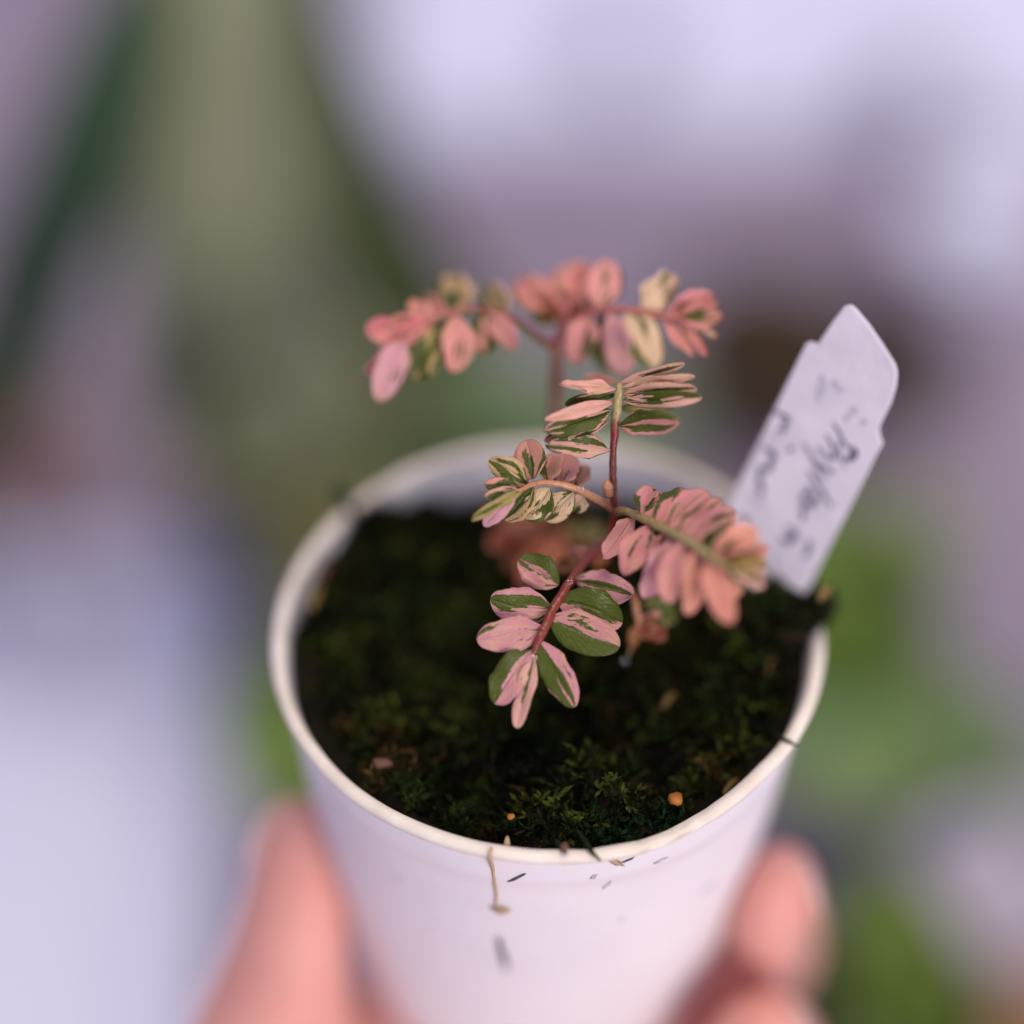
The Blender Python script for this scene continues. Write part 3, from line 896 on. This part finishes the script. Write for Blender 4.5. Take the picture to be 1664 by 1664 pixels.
def build_tag():
    root = empty('plant_tag', TO)
    tag(root, 'white plastic plant tag with blue handwriting stuck in the moss', 'tag')
    out = [(1382, 496), (1390, 502), (1412, 528), (1436, 563), (1454, 592), (1458, 606), (1456, 628), (1448, 655), (1434, 682), (1428, 696),
           (1429, 708), (1434, 721), (1420, 746), (1390, 806), (1350, 884), (1318, 946), (1300, 982), (1288, 1004), (1262, 1020), (1240, 1010), (1226, 985), (1205, 930), (1185, 880), (1178, 842),
           (1186, 812), (1222, 738), (1262, 656), (1300, 577), (1309, 559), (1318, 556), (1327, 561), (1334, 551), (1352, 524), (1371, 499)]
    P = [on_tag(*p) for p in out]
    # hidden foot, tapering into the soil
    th = 0.0006
    bm = bmesh.new()
    vs_ = [bm.verts.new(p) for p in P]
    f = bm.faces.new(vs_)
    if f.normal.dot(TN) < 0: f.normal_flip()
    f.normal_update()
    r = bmesh.ops.extrude_face_region(bm, geom=[f])
    for v in [e for e in r['geom'] if isinstance(e, bmesh.types.BMVert)]:
        v.co += TN * th * 0
    low = [v for v in vs_]
    for v in low: v.co -= TN * th
    bmesh.ops.recalc_face_normals(bm, faces=bm.faces)
    eds = [e for e in bm.edges if len(e.link_faces) == 2 and e.calc_face_angle(0) > 1.2]
    bmesh.ops.bevel(bm, geom=eds, offset=0.00022, segments=2, profile=0.5, affect='EDGES')
    me = bpy.data.meshes.new('blade')
    bm.to_mesh(me); bm.free()
    link('blade', me, M_TAG, root, False)
    # handwriting: every stroke a flat ribbon of ink on the blade, widths in pixels
    Z1 = lambda pts: [(1180 + x * .16827, 580 + y * .16827) for x, y in pts]
    Z2 = lambda pts: [(1180 + x * .15625, 760 + y * .15625) for x, y in pts]
    strokes = [
        (Z1([(1025, 625), (1070, 690), (1115, 780), (1170, 860), (1215, 905)]), 5.5, M_INK2),
        (Z1([(1205, 880), (1250, 915), (1235, 955), (1190, 985), (1155, 960)]), 9.0, M_INK),
        (Z1([(1120, 790), (1088, 860), (1095, 940), (1120, 1000), (1150, 1065)]), 5.0, M_INK2),
        (Z1([(965, 745), (1000, 810), (1035, 890), (1060, 950)]), 6.0, M_INK2),
        (Z1([(1058, 945), (1020, 985), (965, 955), (920, 910), (875, 865)]), 7.0, M_INK2),
        (Z1([(1045, 1112), (980, 1090), (910, 1050), (860, 1018)]), 8.0, M_INK2),
        (Z1([(745, 825), (800, 915), (850, 1010), (895, 1100), (945, 1205)]), 5.5, M_INK2),
        (Z1([(785, 1095), (850, 1180), (910, 1270), (965, 1360), (1020, 1450)]), 6.0, M_INK2),
        (Z1([(785, 1240), (830, 1310), (865, 1390), (820, 1430), (750, 1400), (740, 1340), (800, 1290)]), 9.0, M_INK2),
        (Z1([(770, 1420), (735, 1480), (750, 1530), (725, 1585)]), 8.0, M_INK2),
        (Z2([(620, 610), (720, 680), (680, 750), (610, 760), (560, 730)]), 11.0, M_INK2),
        (Z2([(860, 750), (865, 840), (815, 935)]), 9.0, M_INK2),
        (Z2([(545, 880), (520, 940), (480, 1010)]), 8.0, M_INK3),
        (Z1([(470, 520), (540, 560), (600, 600), (565, 660), (555, 720), (500, 690)]), 7.0, M_INK2),
        (Z1([(430, 745), (470, 775), (505, 805)]), 8.0, M_INK3),
        (Z1([(610, 870), (635, 910)]), 9.0, M_INK2),
        (Z1([(345, 875), (410, 895), (465, 935), (440, 1010), (415, 1085), (365, 1080), (310, 1060)]), 8.5, M_INK2),
        (Z1([(330, 1090), (325, 1180), (340, 1260), (335, 1330)]), 10.0, M_INK2),
        (Z1([(230, 1330), (280, 1370), (340, 1390), (380, 1430)]), 9.0, M_INK3),
        (Z1([(125, 1545), (170, 1570), (215, 1600)]), 11.0, M_INK2),
        (Z1([(920, 180), (935, 260), (910, 340), (890, 420)]), 10.0, M_INK3),
        (Z1([(1140, 620), (1190, 560), (1240, 500), (1270, 560)]), 6.0, M_INK3),
        (Z1([(1320, 600), (1345, 660)]), 8.0, M_INK3),
        (Z1([(1040, 230), (1080, 290), (1130, 330)]), 8.0, M_INK3)]
    gg = random.Random(4)
    for q, (pts, w, mt) in enumerate(strokes):
        pp = catmull(pts, 5)
        W = w * .247 / FPX * 1.15
        V, Fc = [], []
        C3 = [on_tag(x, y, 0.00004 + q * 0.000002) for x, y in pp]
        n = len(C3)
        for i, c in enumerate(C3):
            t = (C3[min(i + 1, n - 1)] - C3[max(i - 1, 0)]).normalized()
            s = TN.cross(t).normalized()
            e = 0.55 + 0.45 * math.sin(math.pi * min(1, max(0, (i + .5) / n)))
            k = W / 2 * e * gg.uniform(.85, 1.15)
            V += [c + s * k, c - s * k]
        for i in range(n - 1):
            Fc.append((2 * i, 2 * i + 1, 2 * i + 3, 2 * i + 2))
        link('pen_stroke', mesh('pen_stroke', V, Fc), mt, root)
build_tag()

# ================================================================== the hand
def build_hand():
    O = Vector((0, 0, H))
    # joints, each (pixel x, pixel y, distance, radius mm)
    joints = [        # the last number squeezes the finger pads flat against the pot
        [(1000, 1660, .343, 10, 1), (1120, 1592, .335, 9.4, 1), (1215, 1540, .318, 9, .95), (1245, 1508, .298, 8.4, .85), (1250, 1488, .283, 8.0, .75), (1255, 1472, .271, 7.7, .72), (1258, 1462, .2655, 7.2, .70), (1258, 1456, .264, 6.0, .70)],
        [(1000, 1880, .335, 10.5, 1), (1120, 1820, .325, 9.8, 1), (1210, 1775, .308, 9.4, .95), (1240, 1745, .290, 8.9, .9), (1240, 1725, .277, 8.5, .85), (1237, 1708, .267, 7.8, .82), (1235, 1700, .264, 6.6, .8)],
        [(960, 2080, .325, 10, 1), (1090, 2040, .316, 9.4, 1), (1180, 2005, .302, 9, .95), (1210, 1975, .287, 8.6, .9), (1205, 1955, .275, 8.2, .85), (1190, 1940, .266, 7.5, .85), (1184, 1934, .264, 6.3, .85)],
        [(900, 2260, .316, 9, 1), (1000, 2245, .310, 8.2, 1), (1085, 2225, .299, 7.8, 1), (1125, 2202, .286, 7.5, .95), (1125, 2182, .275, 7, .9), (1108, 2168, .267, 6.3, .9), (1102, 2160, .265, 5.3, .9)],
        [(600, 2400, .332, 17, 1), (500, 2100, .305, 15, 1), (430, 1880, .287, 13.5, 1), (440, 1730, .280, 11.8, .95), (458, 1625, .276, 10.0, .85), (472, 1530, .273, 8.8, .78), (484, 1450, .271, 8.0, .74), (494, 1388, .2705, 7.0, .72), (498, 1372, .2705, 5.8, .72)],
        [(1000, 1660, .343, 10, 1), (760, 1750, .345, 13, 1), (560, 2000, .320, 15, 1), (600, 2300, .330, 17, 1)],
        [(1000, 1880, .335, 10.5, 1), (760, 2000, .335, 13, 1), (620, 2300, .330, 16, 1)],
        [(960, 2080, .325, 10, 1), (760, 2200, .330, 13, 1), (640, 2400, .333, 16, 1)],
        [(900, 2260, .316, 9, 1), (760, 2350, .328, 13, 1), (650, 2500, .335, 17, 1)],
        [(880, 1760, .343, 11, 1), (680, 1900, .336, 13, 1), (560, 2250, .325, 15, 1), (620, 2520, .336, 18, 1)],
        [(450, 1700, .284, 10.5, 1), (560, 1730, .300, 11, 1), (700, 1745, .316, 11, 1), (900, 1725, .333, 10.5, 1)],
        [(620, 2520, .336, 18, 1), (590, 2850, .318, 20, 1), (560, 3200, .300, 23, 1), (480, 4200, .250, 27, 1), (400, 5200, .215, 31, 1)],
        [(690, 2520, .336, 16, 1), (670, 2850, .318, 19, 1), (640, 3200, .300, 22, 1), (560, 4200, .250, 26, 1)]]
    chains = [[tuple((at(*j[:3]) - O) * 1000) + (j[3], j[4]) for j in ch] for ch in joints]
    bm = bmesh.new()
    for ch in chains:
        q = catmull(ch, 4)
        dense = []
        for a, c in zip(q, q[1:]):
            va, vc = Vector(a[:3]), Vector(c[:3])
            n = max(1, int((vc - va).length / 2.2))
            for k in range(n):
                t = k / n
                dense.append((va.lerp(vc, t), a[3] + (c[3] - a[3]) * t, a[4] + (c[4] - a[4]) * t))
        dense.append((Vector(q[-1][:3]), q[-1][3], q[-1][4]))
        for p, r, sq in dense:
            rad = Vector((p.x, p.y, 0)).normalized()
            sc = Matrix.Scale(sq, 4, rad)
            bmesh.ops.create_icosphere(bm, subdivisions=2, radius=r / 1000, matrix=Matrix.Translation(O + p / 1000) @ sc)
    me = bpy.data.meshes.new('hand')
    bm.to_mesh(me); bm.free()
    tmp = bpy.data.objects.new('hand_tmp', me)
    COL.objects.link(tmp)
    rm = tmp.modifiers.new('r', 'REMESH'); rm.mode = 'VOXEL'; rm.voxel_size = 0.0013
    sm = tmp.modifiers.new('s', 'SMOOTH'); sm.factor = 0.6; sm.iterations = 10
    dg = bpy.context.evaluated_depsgraph_get()
    me2 = bpy.data.meshes.new_from_object(tmp.evaluated_get(dg))
    me2.name = 'hand'
    bpy.data.objects.remove(tmp)
    o = link('hand', me2, M_SKIN)
    tag(o, 'bare hand cupping the white pot from below, thumb on one side, fingers on the other', 'hand')
    # nails on the outer side of the finger ends
    for ch, r in ((0, 5.0), (1, 5.3), (2, 5.1), (3, 4.3), (4, 5.6)):
        e, d0 = Vector(chains[ch][-1][:3]), Vector(chains[ch][-3][:3])
        up = (e - d0).normalized()
        n = Vector((1, .45, -.2)) if ch < 4 else Vector((-.75, .8, .1))
        n = (n - up * n.dot(up)).normalized()
        blob('nail', O + (e - up * 2.0 + n * chains[ch][-1][3] * chains[ch][-1][4] * 0.95) / 1000, r / 1000, M_NAIL, o, (1.15, .92, .26), 0, 3, 1, frame_from(n, up))
build_hand()

# ================================================================== out-of-focus things on the bench
def box_tray(name, corners_px, h, mat, label, cat, lip=0.006):
    """open shallow tray; two opposite near/far pixel corners on the bench level"""
    a, c = onz(*corners_px[0], 0.004), onz(*corners_px[1], 0.004)
    x0, x1 = sorted((a.x, c.x)); y0, y1 = sorted((a.y, c.y))
    root = empty(name, ((x0 + x1) / 2, (y0 + y1) / 2, 0.0))
    tag(root, label, cat)
    def bx(n, lo, hi):
        v = [(x, y, z) for z in (lo[2], hi[2]) for y in (lo[1], hi[1]) for x in (lo[0], hi[0])]
        f = [(0, 2, 3, 1), (4, 5, 7, 6), (0, 1, 5, 4), (2, 6, 7, 3), (0, 4, 6, 2), (1, 3, 7, 5)]
        o = link(n, mesh(n, v, f), mat, root, False)
        mod = o.modifiers.new('b', 'BEVEL'); mod.width = 0.0015; mod.segments = 2
        return o
    bx('tray_floor', (x0 + lip, y0 + lip, .0005), (x1 - lip, y1 - lip, .005))
    bx('tray_side', (x0, y0, .0003), (x1, y0 + lip, h)); bx('tray_side', (x0, y1 - lip, .0003), (x1, y1, h))
    bx('tray_side', (x0, y0 + lip, .0003), (x0 + lip, y1 - lip, h)); bx('tray_side', (x1 - lip, y0 + lip, .0003), (x1, y1 - lip, h))
    return root

M_MIX = noise_mat('pale_moss_mix', (0.20, 0.18, 0.11), (0.28, 0.24, 0.16), 120, 0.9, 0.5, 400)
def small_pot(name, x, y, r, h, mat, label, cat='pot', group=None, soil=M_BROWN, z0=0.0):
    root = empty(name, (x, y, z0))
    tag(root, label, cat, group)
    N = 40
    prof = [(r * .70, 0.0), (r * .72, .001), (r * .93, h * .86), (r, h * .87), (r * 1.0, h * .995), (r * .985, h), (r * .93, h), (r * .91, h * .98), (r * .87, h * .8)]
    V = [(x + a * math.cos(2 * math.pi * k / N), y + a * math.sin(2 * math.pi * k / N), z0 + z) for a, z in prof for k in range(N)]
    Fc = [(j * N + k, j * N + (k + 1) % N, (j + 1) * N + (k + 1) % N, (j + 1) * N + k) for j in range(len(prof) - 1) for k in range(N)]
    Fc.append(tuple(range(N))[::-1])
    link('pot_wall', mesh('pot_wall', V, Fc), mat, root)
    g = random.Random(int(x * 1e5) & 255)
    V = [(x, y, z0 + h * .9)]
    for j in (1, 2, 3, 4):
        V += [(x + r * .88 * j / 4 * math.cos(2 * math.pi * k / N), y + r * .88 * j / 4 * math.sin(2 * math.pi * k / N), z0 + h * .86 + g.uniform(-.001, .002)) for k in range(N)]
    Fc = [(0, 1 + k, 1 + (k + 1) % N) for k in range(N)] + [(1 + j * N + k, 1 + j * N + N + k, 1 + j * N + N + (k + 1) % N, 1 + j * N + (k + 1) % N) for j in range(3) for k in range(N)]
    link('potting_mix', mesh('potting_mix', V, Fc), soil, root)
    return root

def big_leaf(parent, pts, w, mat, facing=(0, -.4, .9)):
    """long blade along world points with real thickness, w = full width"""
    q = catmull([tuple(p) for p in pts], 5)
    V, Fc = [], []
    n = len(q)
    nv = 4
    f = Vector(facing).normalized()
    for i, p in enumerate(q):
        p = Vector(p)
        t = (Vector(q[min(i + 1, n - 1)]) - Vector(q[max(i - 1, 0)])).normalized()
        nn = (f - t * f.dot(t)).normalized()
        s = t.cross(nn)
        u = i / (n - 1)
        h = w / 2 * max(.06, (1 - abs(2 * u ** .8 - 1) ** 2.6)) ** .7
        for j in range(nv + 1):
            v = j / nv * 2 - 1
            V.append(p + s * v * h + nn * (abs(v) * h * .22))
    top = len(V)
    V += [v - f * 0.0007 for v in V]
    ix = lambda i, j: i * (nv + 1) + j
    for i in range(n - 1):
        for j in range(nv):
            Fc.append((ix(i, j), ix(i + 1, j), ix(i + 1, j + 1), ix(i, j + 1)))
            Fc.append((top + ix(i, j), top + ix(i, j + 1), top + ix(i + 1, j + 1), top + ix(i + 1, j)))
        for j in (0, nv):
            Fc.append((ix(i, j), top + ix(i, j), top + ix(i + 1, j), ix(i + 1, j)))
    return link('leaf', mesh('leaf', V, Fc), mat, parent)

def potted(name, base_px, r, ph, leaves, pot_mat, label, cat='plant'):
    """potted plant on the bench; each leaf: (points as (pixel x, pixel y, distance), width px, material)"""
    bpt = onz(*base_px, ph)
    root = small_pot(name, bpt.x, bpt.y, r, ph, pot_mat, label, cat, None, M_MIX)
    top = Vector((bpt.x, bpt.y, ph * .88))
    for (pp, w, mt) in leaves:
        P = [at(*p) for p in pp]
        mid = top.lerp(P[0], .5) + Vector((0, 0, .01))
        big_leaf(root, [top, mid] + P, w * pp[-1][2] / FPX, mt)
    return root

box_tray('foam_tray', ((600, 235), (2050, -900)), .012, M_WHITE, 'long white foam tray behind the brown pots', 'tray')
box_tray('foam_tray', ((-500, 2300), (412, 930)), .012, M_WHITE, 'square white foam tray beside the hand', 'tray')
for i, (px, py, r) in enumerate(((1010, 40, .010), (1490, 130, .011))):
    p = onz(px, py, .025)
    small_pot('seedling_pot', p.x, p.y, r, .02, M_GREYPOT, ('small grey pot in the white foam tray, behind the topmost leaves', 'small grey pot in the white foam tray, behind the plant tag')[i], 'pot', 'grey pots in the tray', M_GREYPOT, 0.0055)
p = onz(1250, 540, .03); small_pot('coir_pot', p.x, p.y, .026, .03, M_BROWN, 'dark brown coir pot behind the tip of the plant tag', 'pot', 'brown pots on the bench')
p = onz(1470, 545, .025); small_pot('coir_pot', p.x, p.y, .016, .025, M_BROWN, 'smaller dark brown coir pot on the open side of the plant tag', 'pot', 'brown pots on the bench')
p = onz(25, 690, .02); small_pot('terracotta_pot', p.x, p.y, .0145, .02, M_RUST, 'rusty terracotta pot below the dark strap leaf', 'pot', None, M_RUST)
p = onz(1620, 1420, .04); small_pot('lilac_grey_pot', p.x, p.y, .0155, .04, M_LILAC, 'small lilac grey pot on the bench beyond the fingertips', 'pot', None, M_LILAC)
p = onz(1370, 1660, .035); small_pot('black_pot', p.x, p.y, .017, .035, M_BLACK, 'black plastic pot just beyond the fingers', 'pot', None, M_BLACK)
p = onz(105, 1000, .015); small_pot('seedling_pot', p.x, p.y, .0075, .012, M_GREYPOT, 'small grey pot added as a shadow line in the white foam tray beside the hand', 'pot', 'grey pots in the tray', M_GREYPOT, 0.0055)  # pot added to stand in for a shadow line across the tray
p = onz(1720, 1690, .03); small_pot('terracotta_pot', p.x, p.y, .014, .03, M_CLAY, 'pale clay pot at the lilac grey pot foot', 'pot', None, M_CLAY)

p = onz(1600, 1620, .025); small_pot('coir_pot', p.x, p.y, .015, .025, M_BROWN, 'dark brown coir pot between the lilac grey pot and the pale clay pot', 'pot', 'brown pots on the bench')
p = onz(1610, 340, .02); small_pot('white_pot', p.x, p.y, .020, .02, M_WHITE, 'shallow white pot standing before the long foam tray', 'pot', None, M_WHITE)
potted('strap_plant', (-190, 880), .02, .03, [
    ([(10, 590, 0.468), (70, 440, 0.451), (135, 280, 0.434), (205, 70, 0.426), (255, -120, 0.426)], 240, M_G_DARK),
    ([(-230, 640, .46), (-260, 450, .44), (-250, 250, .43)], 170, M_G_DARK)], M_GREYPOT,
    'strap-leaved plant with a long dark green leaf beside the terracotta pot')
potted('pale_leaf_plant', (400, 800), .02, .03, [
    ([(395, 600, 0.468), (375, 400, 0.443), (365, 180, 0.434), (380, -60, 0.426), (390, -200, 0.426)], 340, M_G_PALE),
    ([(480, 700, 0.485), (540, 640, 0.468), (600, 560, 0.468)], 280, M_G_PALE),
    ([(340, 690, 0.485), (280, 560, 0.468), (290, 420, 0.468)], 190, M_G_PALE),
    ([(430, 740, .45), (450, 690, .42), (440, 600, .41)], 280, M_G_PALE)], M_GREYPOT,
    'plant with broad pale olive leaves standing upright beyond the pot')
potted('leafy_plant', (760, 800), .02, .03, [
    ([(700, 600, 0.485), (630, 440, 0.468), (560, 270, 0.451), (505, 60, 0.443), (480, -120, 0.443)], 210, M_G_OLIVED),
    ([(720, 620, 0.485), (690, 500, 0.477), (640, 400, 0.468)], 240, M_G_OLIVE),
    ([(720, 700, 0.485), (760, 640, 0.468), (840, 560, 0.468)], 270, M_G_BLUE),
    ([(900, 720, 0.494), (1000, 690, 0.485), (1120, 660, 0.485)], 230, M_G_BLUE),
    ([(640, 800, 0.485), (560, 820, 0.468), (470, 860, 0.460)], 240, M_G_OLIVEL)], M_GREYPOT,
    'leafy plant with long olive leaves directly beyond the held pot')
potted('broad_leaf_plant', (1380, 1080), .018, .03, [
    ([(1370, 980, 0.451), (1350, 900, 0.434), (1400, 820, 0.434)], 340, M_G_LIGHT),
    ([(1420, 1000, 0.451), (1480, 900, 0.443), (1560, 830, 0.443)], 190, M_G_PALEG),
    ([(1380, 1150, 0.451), (1390, 1230, 0.434), (1420, 1330, 0.426)], 320, M_G_MID),
    ([(1320, 1120, 0.451), (1310, 1220, 0.434), (1290, 1300, 0.426)], 270, M_G_BLUE),
    ([(1440, 1120, 0.451), (1500, 1200, 0.443), (1570, 1270, 0.434)], 270, M_G_BLUE),
    ([(1480, 1130, .46), (1580, 1190, .44), (1690, 1200, .43)], 220, M_G_BLUE),
    ([(1470, 1180, .48), (1570, 1270, .47), (1720, 1300, .46)], 260, M_G_BLUE)], M_GREYPOT,
    'broad-leaved bright green plant beyond the plant tag')
potted('broad_leaf_plant', (1470, 1760), .016, .03, [
    ([(1460, 1640, 0.417), (1450, 1520, 0.400), (1440, 1400, 0.400)], 260, M_G_LIGHT),
    ([(1500, 1660, 0.417), (1520, 1600, 0.400), (1560, 1560, 0.400)], 250, M_G_LIGHT),
    ([(1420, 1660, 0.417), (1380, 1540, 0.409), (1350, 1440, 0.400)], 150, M_G_BLUE)], M_GREYPOT,
    'green plant between the black pot and the lilac grey pot')
potted('leafy_plant', (480, 1080), .016, .03, [
    ([(465, 1160, 0.434), (450, 1240, 0.417), (440, 1330, 0.409)], 230, M_G_MID),
    ([(500, 1180, 0.434), (500, 1280, 0.417), (500, 1360, 0.409)], 200, M_G_LIGHT),
    ([(500, 980, 0.451), (500, 900, 0.443), (460, 820, 0.434)], 220, M_G_OLIVEL)], M_GREYPOT,
    'small green plant beyond the thumb beside the foam tray')
